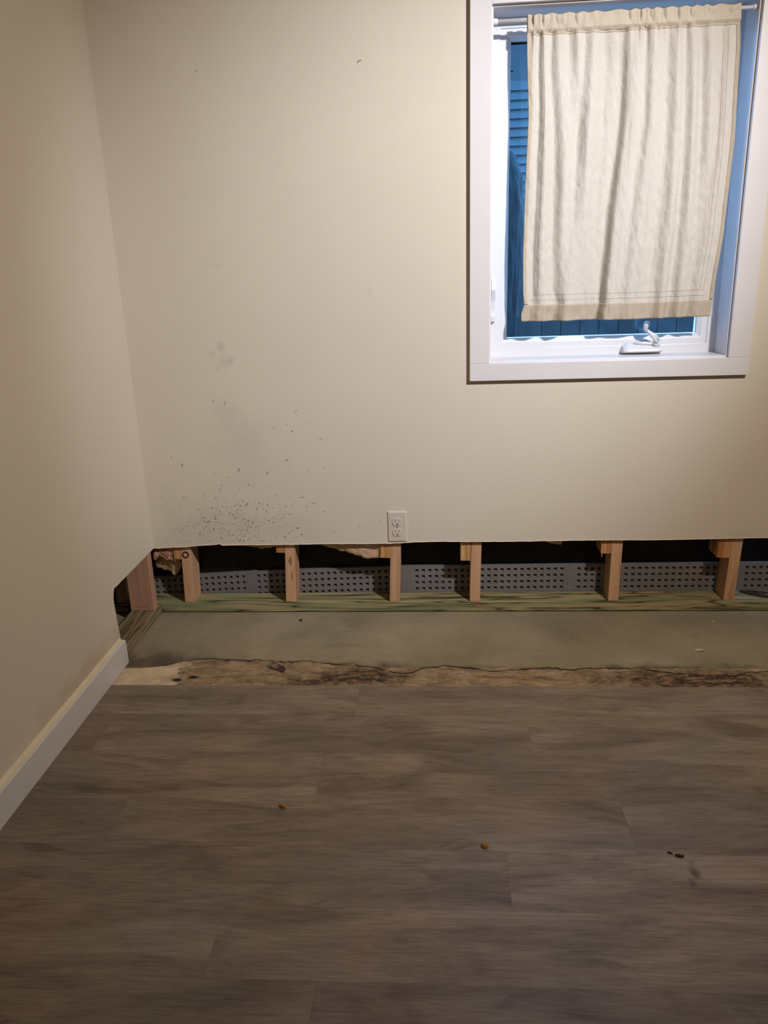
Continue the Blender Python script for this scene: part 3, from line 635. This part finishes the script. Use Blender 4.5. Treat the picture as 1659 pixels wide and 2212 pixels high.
# ---- duplex outlet
ox, oz = 0.8607, 0.2826
out = empty('wall_outlet', (ox+0.035, 0, oz)); tag(out, 'ivory duplex wall outlet just above the cut edge of the wall', 'outlet')
bm = bmesh.new(); a = box(bm, ox, ox+.070, -0.0058, -0.0003, oz, oz+.1143)
for v_ in bm.verts:
    if v_.co.y < -0.005:
        v_.co.x += 0.004 if v_.co.x < ox+.03 else -0.004; v_.co.z += 0.004 if v_.co.z < oz+.05 else -0.004
local(obj('cover_plate', bm, MT['plate'], None, bevel=0.0008), out)
for zc in (oz+0.0755, oz+0.0375):
    pts = []; R = 0.0172
    for i in range(40):
        th = 2*PI*i/40; x_, z_ = R*math.cos(th), R*math.sin(th); z_ = max(-0.0138, min(0.0138, z_)); pts.append((ox+.035+x_, zc+z_))
    f_ = local(obj('receptacle', prism(pts, lambda u, v, d: (u, -0.0084+d, v), 0.0028), MT['plate'], None, bevel=0.0006), out)
    bm = bmesh.new(); box(bm, ox+.0275, ox+.0300, -0.0087, -0.0080, zc+.0005, zc+.0090); box(bm, ox+.0402, ox+.0425, -0.0087, -0.0080, zc+.0015, zc+.0085)
    obj('slot', bm, MT['scuff'], f_); f_.children[-1].matrix_parent_inverse = f_.matrix_world.inverted() if False else Matrix.Identity(4)
    bm = bmesh.new(); pp = [(ox+.035+0.0034*math.cos(PI*i/8), zc-.0098+0.0042*math.sin(PI*i/8)) for i in range(9)]
    bm.free(); obj('ground_hole', prism(pp, lambda u, v, d: (u, -0.0088+d, v), 0.0006), MT['dark'], f_)
bm = bmesh.new(); tube(bm, [(ox+.035, -0.0075, oz+.0565), (ox+.035, -0.0055, oz+.0565)], 0.0026, 12); local(obj('screw', bm, MT['chrome'], None, True), out)

# ================================================================== LUMBER
def block(name, cx, y0, y1, z0, z1, w, mat, lean=0.0, label=None, cat='stud', group=None, bev=0.0022):
    root = obj(name, bx(-w/2, w/2, 0, y1-y0, 0, z1-z0), mat, None, bevel=bev)
    root.location = (cx, y0, z0)
    root.rotation_euler = (0, lean, 0)
    tag(root, label, cat, group); return root
PY0, PY1, PZ = 0.0145, 0.1035, 0.0405
sp_ = obj('sill_plate', bx(-0.55, 3.19, PY0, PY1, 0.0025, PZ), MT['treated'], None, bevel=0.0025)
tag(sp_, 'long greenish pressure-treated plank lying on the concrete under the back wall studs', 'sill plate')
sl = obj('sill_plate', bx(-0.0935, -0.0047, -3.59, 0.0125, 0.0025, PZ), MT['treated_y'], None, bevel=0.0025)
tag(sl, 'brown treated plank running under the left wall towards the viewer', 'sill plate')
LB = {1: 'first new stud right of the corner, marked with a dark ring', 2: 'second new stud from the corner, dark stained on its front', 3: 'new stud directly below the wall outlet',
      4: 'new stud roughly below the left edge of the window', 5: 'new stud below the middle of the curtain, small knot low on it', 6: 'rightmost new stud, beside the dark flat piece'}
ST = {1: (0.1055, -0.040+0.077), 2: (0.4895, 0.052), 3: (0.8765, 0.046), 4: (1.1715, 0.020), 5: (1.669, 0.012), 6: (2.075, 0.038)}
SO_ = {}
for i, (cx, ln) in ST.items():
    o = block('wall_stud', cx, PY0+0.0005, PY0+0.0885, PZ+0.0004, 0.62, 0.0375, MT['stud'], ln, LB[i], 'stud', 'new studs under the back wall'); SO_[i] = o
S0 = block('wall_stud', -0.0492, -0.058, -0.0205, PZ+0.0004, 0.262, 0.0885, MT['stud_red'], 0.0, 'wide pinkish stud at the room corner, broad side forward', 'stud')
SB = block('wall_stud', -0.156, PY0+0.0005, PY0+0.0885, PZ+0.0004, 0.62, 0.0375, MT['stud'], 0.0, 'shaded stud behind the cut edge of the left wall', 'stud')
# dark knot ring and knot details on studs (front face is local y = 0)
bm = bmesh.new(); n = 20
for i in range(n):
    pass
R1, R2 = 0.0085, 0.0122
ri = [[bm.verts.new((R*math.cos(2*PI*i/n), yy, R*1.05*math.sin(2*PI*i/n))) for i in range(n)] for R, yy in ((R1, 0.0), (R1, -0.0018), (R2, -0.0018), (R2, 0.0))]
for a in range(4):
    b = (a+1) % 4
    for i in range(n): bm.faces.new([ri[a][i], ri[a][(i+1) % n], ri[b][(i+1) % n], ri[b][i]])
kr = obj('knot_ring', bm, MT['dark'], SO_[1]); kr.location = (-0.002, 0, 0.192); tag(kr, 'round black ring mark')
def fleck(parent, x, z, rx, rz, mat, name='knot'):
    bm = bmesh.new(); vv = [bm.verts.new((rx*math.cos(2*PI*i/12)*(1+.2*math.sin(i*3.3)), -0.0003, rz*math.sin(2*PI*i/12)*(1+.25*math.cos(i*2.1)))) for i in range(12)]
    ret = bmesh.ops.extrude_face_region(bm, geom=[bm.faces.new(vv)])
    for e in ret['geom']:
        if isinstance(e, bmesh.types.BMVert): e.co.y = 0.0002
    o = obj(name, bm, mat, parent); o.location = (x, 0, z); return o
MT['knot'] = plain('wood_knot', (0.30, 0.17, 0.085), 0.7, 0.2, 0.3, 200)
fleck(SO_[5], 0.006, 0.050, 0.0028, 0.0024, MT['knot']); fleck(SO_[2], 0.001, 0.165, 0.007, 0.016, MT['knot']); fleck(SO_[2], 0.006, 0.105, 0.003, 0.018, MT['knot']); fleck(SO_[1], 0.003, 0.058, 0.006, 0.012, wood('knot_soft', [(.50, .29, .15), (.54, .32, .17), (.56, .34, .18)], 2))
# illegible ink stamp low on the corner stud
bm = bmesh.new()
for i in range(9):
    x = -0.018+0.0055*i; h_ = 0.0035+0.0015*math.sin(i*2.7)
    vv = [bm.verts.new((x, -0.0003, -h_/2)), bm.verts.new((x+0.0042, -0.0003, -h_/2+.0006)), bm.verts.new((x+0.0040, -0.0003, h_/2)), bm.verts.new((x+.0006, -0.0003, h_/2-.0008))]
    bm.faces.new(vv)
o = obj('ink_stamp', bm, plain('faded_ink', (0.28, 0.14, 0.10), 0.7, 0.1), S0); o.location = (-0.006, 0, 0.016); tag(o, 'faded smudged ink stamp')

# old stud ends sawn off, left of each new stud
OLD = [(0.0655, 0.092, 0.215, 'orange old stud end hanging beside the stud with the ring mark'), (0.449, 0.4735, 0.237, 'short old stud end beside the dark stained second stud'),
       (0.829, 0.860, 0.214, 'reddish old stud end left of the stud below the outlet'), (1.119, 1.1515, 0.201, 'old stud end with paint fleck below the left edge of the window'),
       (1.616, 1.6505, 0.224, 'splintered old stud end left of the stud with the small knot'), (2.018, 2.056, 0.205, 'orange-red old stud end beside the rightmost stud')]
for i, (a, b, zb, lab) in enumerate(OLD):
    b = ST[i+1][0]-0.0188+ST[i+1][1]*(zb-PZ)-0.0002
    o = block('old_stud', (a+b)/2, PY0+0.0005, PY0+0.0885, zb, 0.62, b-a, MT['stub'], 0.0, lab, 'old stud', 'sawn-off old studs', 0.0012)
    # lean with its neighbour
    o.rotation_euler = (0, ST[i+1][1] if i < 6 else 0, 0)
    if i == 4:
        bm = bmesh.new(); tube(bm, [(0.0, 0, 0), (0.0005, -0.001, -0.008), (-0.001, 0, -0.017)], [0.0022, 0.0014, 0.0004], 6); s_ = obj('splinter', bm, MT['stub'], o); s_.location = (-0.014, 0.004, 0.0)
    if i == 3:
        fleck(o, -0.008, 0.032, 0.003, 0.008, MT['chip_w'], 'paint_fleck')
# screws / knots on the sill plate
for (x, y) in [(1.034, 0.058), (0.24, 0.05)]:
    bm = bmesh.new(); tube(bm, [(0, 0, 0.0), (0, 0, 0.0016)], [0.0045, 0.0038], 12); o = obj('screw_head', bm, MT['chrome'], sp_, True); o.location = (x, y, PZ-0.0003)
o = obj('knot', None or (lambda b: (tube(b, [(0, -0.0004, 0), (0, 0.002, 0)], 0.0085, 16), b)[1])(bmesh.new()), MT['knot'], sp_); o.location = (1.185, PY0, 0.0235); o.scale = (1.5, 1, 1)
o = obj('knot', (lambda b: (tube(b, [(0, 0, 0), (0, 0, 0.0006)], 0.008, 14), b)[1])(bmesh.new()), MT['knot'], sl); o.location = (-0.045, -0.145, PZ-0.0002); o.scale = (1, 1.9, 1)

# pieces at the right end of the sill plate
o = obj('sill_piece', prism([(0, 0), (0.014, 0.008), (0.050, -0.002), (0.095, -0.040), (0.090, -0.060), (0.055, -0.047), (0.02, -0.018)], lambda u, v, d: (u, v, d), 0.004), MT['scrap'], bevel=0.001)  # dark pointed flat piece, grained colour
o.location = (2.137, 0.092, PZ+0.0003); tag(o, 'dark pointed flat piece on the sill plate right of the last stud', 'wood scrap')
o = obj('sill_piece', prism([(0.0, 0.0), (0.30, 0.002), (0.30, -0.030), (0.06, -0.026)], lambda u, v, d: (u, v, d), 0.003), MT['board_brown'], bevel=0.001)
o.location = (2.165, 0.1005, PZ+0.0046); o.location.z = PZ+0.0047; tag(o, 'thin brown wood strip along the back of the sill plate at the far right', 'wood scrap')

# ================================================================== INSULATION
def rag(name, mat, top, bot, y0, amp, label, cat='insulation', nu=60, nv=14, seed=0.0, curl=0.02):
    """hanging crumpled sheet between a top line and a ragged bottom line (lists of x, z)"""
    def at_(tab, t):
        x = tab[0][0]+(tab[-1][0]-tab[0][0])*t
        for i in range(len(tab)-1):
            if tab[i][0] <= x <= tab[i+1][0]+1e-9:
                q = (x-tab[i][0])/(tab[i+1][0]-tab[i][0]); return x, tab[i][1]*(1-q)+tab[i+1][1]*q
        return tab[-1]
    def fn(u, v):
        xt, zt = at_(top, u); xb, zb = at_(bot, u); x = xt+(xb-xt)*v; z = zt+(zb-zt)*v
        f = noise.fractal(Vector((x*28+seed, z*28, seed)), 1.0, 2.0, 4)
        f2 = noise.fractal(Vector((x*55+seed, z*20, seed+9)), 1.0, 2.0, 3)
        return (x+0.002*f2, y0+amp*f+curl*v*v, z+0.0035*f2*(v if v < 1 else 1.0))
    o = obj(name, sheet(fn, nu, nv), mat, None, True); s = o.modifiers.new('solid', 'SOLIDIFY'); s.thickness = 0.0012; s.offset = 1
    tag(o, label, cat, 'torn insulation in the stud bays'); return o
rag('insulation', MT['kraft'], [(0.545, .31), (0.852, .31)], [(0.545, .279), (0.60, .266), (0.66, .248), (0.73, .224), (0.775, .208), (0.80, .212), (0.815, .208), (0.852, .212)], 0.022, 0.005, 'torn tan kraft paper hanging between the second stud and the outlet stud', seed=3.1, curl=0.004)
rag('insulation', MT['kraft'], [(0.255, .31), (0.458, .31)], [(0.255, .279), (0.30, .268), (0.35, .256), (0.39, .247), (0.42, .250), (0.458, .256)], 0.030, 0.006, 'sliver of crumpled insulation between the ringed stud and the dark stained stud', seed=8.7, curl=0.004)
rag('insulation', MT['kraft'], [(1.22, .31), (1.57, .31)], [(1.22, .281), (1.32, .276), (1.40, .262), (1.45, .238), (1.49, .236), (1.497, .268), (1.57, .278)], 0.066, 0.006, 'dim brown paper flap under the window, left of the middle stud', seed=5.3, nu=90)
rag('insulation', MT['kraft'], [(1.72, .31), (1.99, .31)], [(1.72, .278), (1.76, .262), (1.775, .276), (1.86, .276), (1.90, .266), (1.935, .279), (1.99, .281)], 0.040, 0.005, 'thin paper edge peeking below the wall between the two rightmost studs', seed=15.3)
rag('insulation', MT['batt'], [(-0.01, .30), (0.068, .30)], [(-0.01, .212), (0.012, .222), (0.03, .205), (0.045, .212), (0.068, .205)], 0.022, 0.014, 'bunched pinkish-brown batt packed behind the room corner', nu=50, nv=40, seed=21.0, curl=0.0)
rag('insulation', MT['kraft'], [(-0.02, .245), (0.080, .235)], [(-0.02, .170), (0.01, .160), (0.035, .142), (0.05, .136), (0.065, .150), (0.080, .180)], 0.040, 0.008, 'dark paper fold drooping beneath the corner batt', seed=31.0, curl=0.015, nv=20)
# white torn bit
bm = bmesh.new()
for i in range(5): tube(bm, [(0.776+.004*i, .018, .268-.002*(i % 2)), (0.778+.004*i, .0175, .262-.003*(i % 3))], [0.0028, 0.0018], 6)
tag(obj('paint_scrap', bm, MT['gypsum'], None, True), 'white crumb of torn drywall caught on the kraft paper left of the outlet stud', 'debris')
# small bright staple behind corner
bm = bmesh.new(); tube(bm, [(-0.112, .013, .125), (-0.108, .010, .140), (-0.112, .010, .155), (-0.108, .013, .165)], 0.0014, 6)
tag(obj('wire_staple', bm, MT['chrome'], None, True), 'bent pale wire behind the corner stud', 'wire')

# ================================================================== DEBRIS
def chip(name, loc, size, mat, label, cat, seed, n=14, rz=0.0):
    bm = bmesh.new(); bmesh.ops.create_icosphere(bm, subdivisions=3, radius=1.0)
    for v_ in bm.verts:
        d = 1+0.28*noise.fractal(v_.co*1.7+Vector((seed, 0, 0)), 1.0, 2.0, 3); v_.co = Vector((v_.co.x*size[0]*d, v_.co.y*size[1]*d, v_.co.z*size[2]*d))
    lo_ = min(v_.co.z for v_ in bm.verts)
    for v_ in bm.verts: v_.co.z -= lo_
    o = obj(name, bm, mat, None, True); o.location = loc; o.rotation_euler = (0, 0, rz); tag(o, label, cat); return o
FZ = 0.0063
chip('wood_chip', (0.664, -1.088, FZ), (0.0085, 0.0050, 0.0050), MT['chip_o'], 'tan and brown wood chip on the planks, left of centre', 'wood chip', 1.0, rz=-.3)
chip('wood_chip', (1.136, -1.208, FZ), (0.0080, 0.0065, 0.0050), MT['chip_o'], 'round orange-brown chip on the planks near the centre of the floor', 'wood chip', 5.0, rz=-.6)
chip('dirt_crumb', (1.548, -1.226, FZ), (0.0095, 0.0042, 0.0028), MT['chip_d'], 'elongated dark crumb on the planks above the dark smear', 'crumb', 9.0, rz=-.2)
chip('dirt_crumb', (1.530, -1.217, FZ), (0.0058, 0.0024, 0.0018), MT['chip_d'], 'tiny dark sliver left of the elongated dark crumb', 'crumb', 12.0, rz=-.5)
o = obj('plaster_flake', prism([(-.017, -.002), (-.010, .007), (.002, .006), (.010, .001), (.017, -.005), (.004, -.005), (-.008, -.006)], lambda u, v, d: (u, v, d+0.12*u), 0.0022), MT['chip_w'], bevel=0.0004)
o.location = (1.883, -0.286, 0.0015); tag(o, 'pale pointed plaster flake on the concrete at the right', 'debris')
chip('concrete_crumb', (0.537, -0.060, -0.0008), (0.0055, 0.004, 0.004), MT['chip_d'], 'dark crumb on the concrete in front of the second stud', 'debris', 15.0)
chip('plaster_crumb', (1.995, -0.075, -0.001), (0.0050, 0.004, 0.002), MT['chip_w'], 'tiny white crumb on the concrete in front of the rightmost stud', 'debris', 18.0)
# crumbs nobody could count on the concrete
bm = bmesh.new()
for i in range(110):
    x, y = random.uniform(0.02, 2.3), random.uniform(-0.34, 0.005)
    s = random.uniform(.0006, .0016); ret = bmesh.ops.create_icosphere(bm, subdivisions=1, radius=s, matrix=Matrix.Translation((x, y, -0.001+s*.4)))
tag(obj('concrete_grit', bm, MT['chip_d']), 'fine dark grit scattered over the new concrete', 'grit', kind='stuff')
# torn printed tag
tg = empty('torn_tag', (0.52, -0.412, 0.006)); tg.rotation_euler = (0.28, 0.0, math.radians(-33)); tag(tg, 'torn dark strip of tape with a pale printed mark, on the broken slab edge', 'tape scrap')
o = obj('strip', prism([(-.040, -.014), (-.038, .012), (.000, .013), (.008, .010), (.006, -.013)], lambda u, v, d: (u, v, d), 0.0009), MT['tag_dark'], tg)
o = obj('maroon_end', prism([(.0085, .010), (.020, .011), (.033, .004), (.036, -.010), (.024, -.013), (.0065, -.0125)], lambda u, v, d: (u, v, d), 0.0010), MT['tag_red'], tg); tag(o, 'maroon worn end')
fc = bpy.data.curves.new('tagtext', 'FONT'); fc.body = 'B'; fc.size = 0.030; fc.extrude = 0.0002; fc.align_x = 'CENTER'; fc.align_y = 'CENTER'
fo_ = bpy.data.objects.new('tt', fc); C.objects.link(fo_); bpy.context.view_layer.update()
me = bpy.data.meshes.new_from_object(fo_.evaluated_get(bpy.context.evaluated_depsgraph_get())); bpy.data.objects.remove(fo_)
o = bpy.data.objects.new('printed_letter', me); C.objects.link(o); me.materials.clear(); me.materials.append(MT['tag_text']); o.parent = tg; o.location = (-0.012, 0, 0.0013); o.rotation_euler = (0, 0, math.radians(80))
bm = bmesh.new()
for x in (-.036, -.0335, -.031): box(bm, x, x+.001, -.011, .010, .0009, .0012)
obj('printed_line', bm, MT['tag_text'], tg)

# ================================================================== OUTSIDE THE WINDOW
yd = obj('yard_ground', bx(-8, 14, 0.17, 22, -0.5, -0.4), MT['yard']); tag(yd, kind='structure')
hs = empty('neighbour_house', (3.0, 9.0, -0.4)); tag(hs, 'neighbouring house wall with horizontal lap siding seen through the window', 'house')
local(obj('wall', bx(-0.5, 7.0, 9.05, 9.5, -0.4, 4.3), MT['frieze']), hs)
z = -0.35
while z < 3.40:
    bm = bmesh.new(); zz = z
    vv = [bm.verts.new(p) for p in [(-0.5, 9.0, zz), (7.0, 9.0, zz), (7.0, 9.04, zz+0.118), (-0.5, 9.04, zz+0.118), (-0.5, 9.05, zz), (7.0, 9.05, zz), (7.0, 9.05, zz+0.118), (-0.5, 9.05, zz+0.118)]]
    for f in ((0, 1, 2, 3), (4, 7, 6, 5), (0, 4, 5, 1), (3, 2, 6, 7), (0, 3, 7, 4), (1, 5, 6, 2)): bm.faces.new([vv[i] for i in f])
    local(obj('siding_board', bm, MT['siding']), hs); z += 0.112
local(obj('roof', prism([(8.6, 4.25), (9.8, 4.25), (9.8, 4.9)], lambda u, v, d: (-0.8+d, u, v), 8.1), MT['roof']), hs)
fe = empty('garden_fence', (2.0, 2.3, -0.4)); tag(fe, 'dark vertical board fence outside the window', 'fence')
for i in range(34):
    x = 0.3+0.115*i; h_ = 1.20+0.01*math.sin(i*2.7)
    local(obj('fence_board', bx(x, x+0.113, 2.30+0.004*math.sin(i*5), 2.32+0.004*(i%2), -0.4, h_), MT['fence'], bevel=0.003), fe)
local(obj('rail', bx(0.3, 4.2, 2.325, 2.365, 0.85, 0.94), MT['fence']), fe)
sh = empty('conical_shrub', (1.42, 1.65, -0.4)); tag(sh, 'dark rounded evergreen shrub outside, left edge of the glass', 'shrub')
bm = bmesh.new(); tube(bm, [(1.36, 1.65, -0.4), (1.36, 1.65, 0.1)], 0.03, 8); local(obj('stem', bm, MT['fence']), sh)
bm = bmesh.new(); bmesh.ops.create_icosphere(bm, subdivisions=5, radius=1.0)
for v_ in bm.verts:
    c0 = v_.co.copy(); f = 1+0.10*noise.fractal(c0*5, 1.0, 2.0, 4)
    sg = 1 if c0.z > 0 else -1; rz_ = sg*abs(c0.z)**0.35; h_ = math.hypot(c0.x, c0.y) or 1e-6; rr_ = h_**0.8
    v_.co = Vector((1.383+0.118*f*c0.x/h_*rr_, 1.65+0.118*f*c0.y/h_*rr_, 0.68+1.07*(abs(c0.z)**0.9)*sg*(1+0.01*f)))
    if c0.z > 0: q_ = (1-c0.z*c0.z)**0.5; kk = (1-c0.z**7)**0.5; v_.co.x = 1.383+0.118*f*(c0.x/max(q_, 1e-4))*kk; v_.co.y = 1.65+0.118*f*(c0.y/max(q_, 1e-4))*kk
local(obj('foliage', bm, MT['leaf'], None, False), sh)

# ================================================================== CEILING LAMP (outside the frame; it makes the light)
lp = empty('ceiling_spotlight', (2.28, -1.85, H)); tag(lp, 'adjustable white ceiling spotlight aimed at the wall', 'lamp')
bm = bmesh.new(); tube(bm, [(2.28, -1.85, H-0.0005), (2.28, -1.85, H-0.025)], 0.06, 24); local(obj('canopy', bm, MT['shade'], None, False, 0.002), lp)
dr = (AIM-LAMP).normalized(); bk = LAMP-dr*0.06
bm = bmesh.new(); tube(bm, [(2.28, -1.85, H-0.02), bk], 0.008, 8); local(obj('arm', bm, MT['shade'], None, True), lp)
L2 = (AIM2-ADDED_SPOT).normalized(); b2 = ADDED_SPOT-L2*0.06
bm = bmesh.new(); tube(bm, [b2-L2*0.01, b2, b2+L2*0.015, ADDED_SPOT-L2*0.002], [0.010, 0.02, 0.024, 0.025], 24, False); local(obj('lamp_shade', bm, MT['shade'], None, True), lp)  # shade for the added cool spot
bm = bmesh.new(); tube(bm, [bk-dr*0.01, bk, bk+dr*0.02, LAMP-dr*0.002], [0.010, 0.02, 0.024, 0.025], 24, False); local(obj('lamp_shade', bm, MT['shade'], None, True), lp)

gl = empty('fill_light_disc', (1.25, -2.2, H)); tag(gl, 'small round ceiling disc added to go with the fill light', 'lamp')  # added fitting, built to go with the fill light
bm = bmesh.new(); tube(bm, [(1.25, -2.2, H-0.0005), (1.25, -2.2, H-0.022)], 0.17, 32); local(obj('fill_light_disc_plate', bm, MT['shade'], None, False, 0.002), gl)
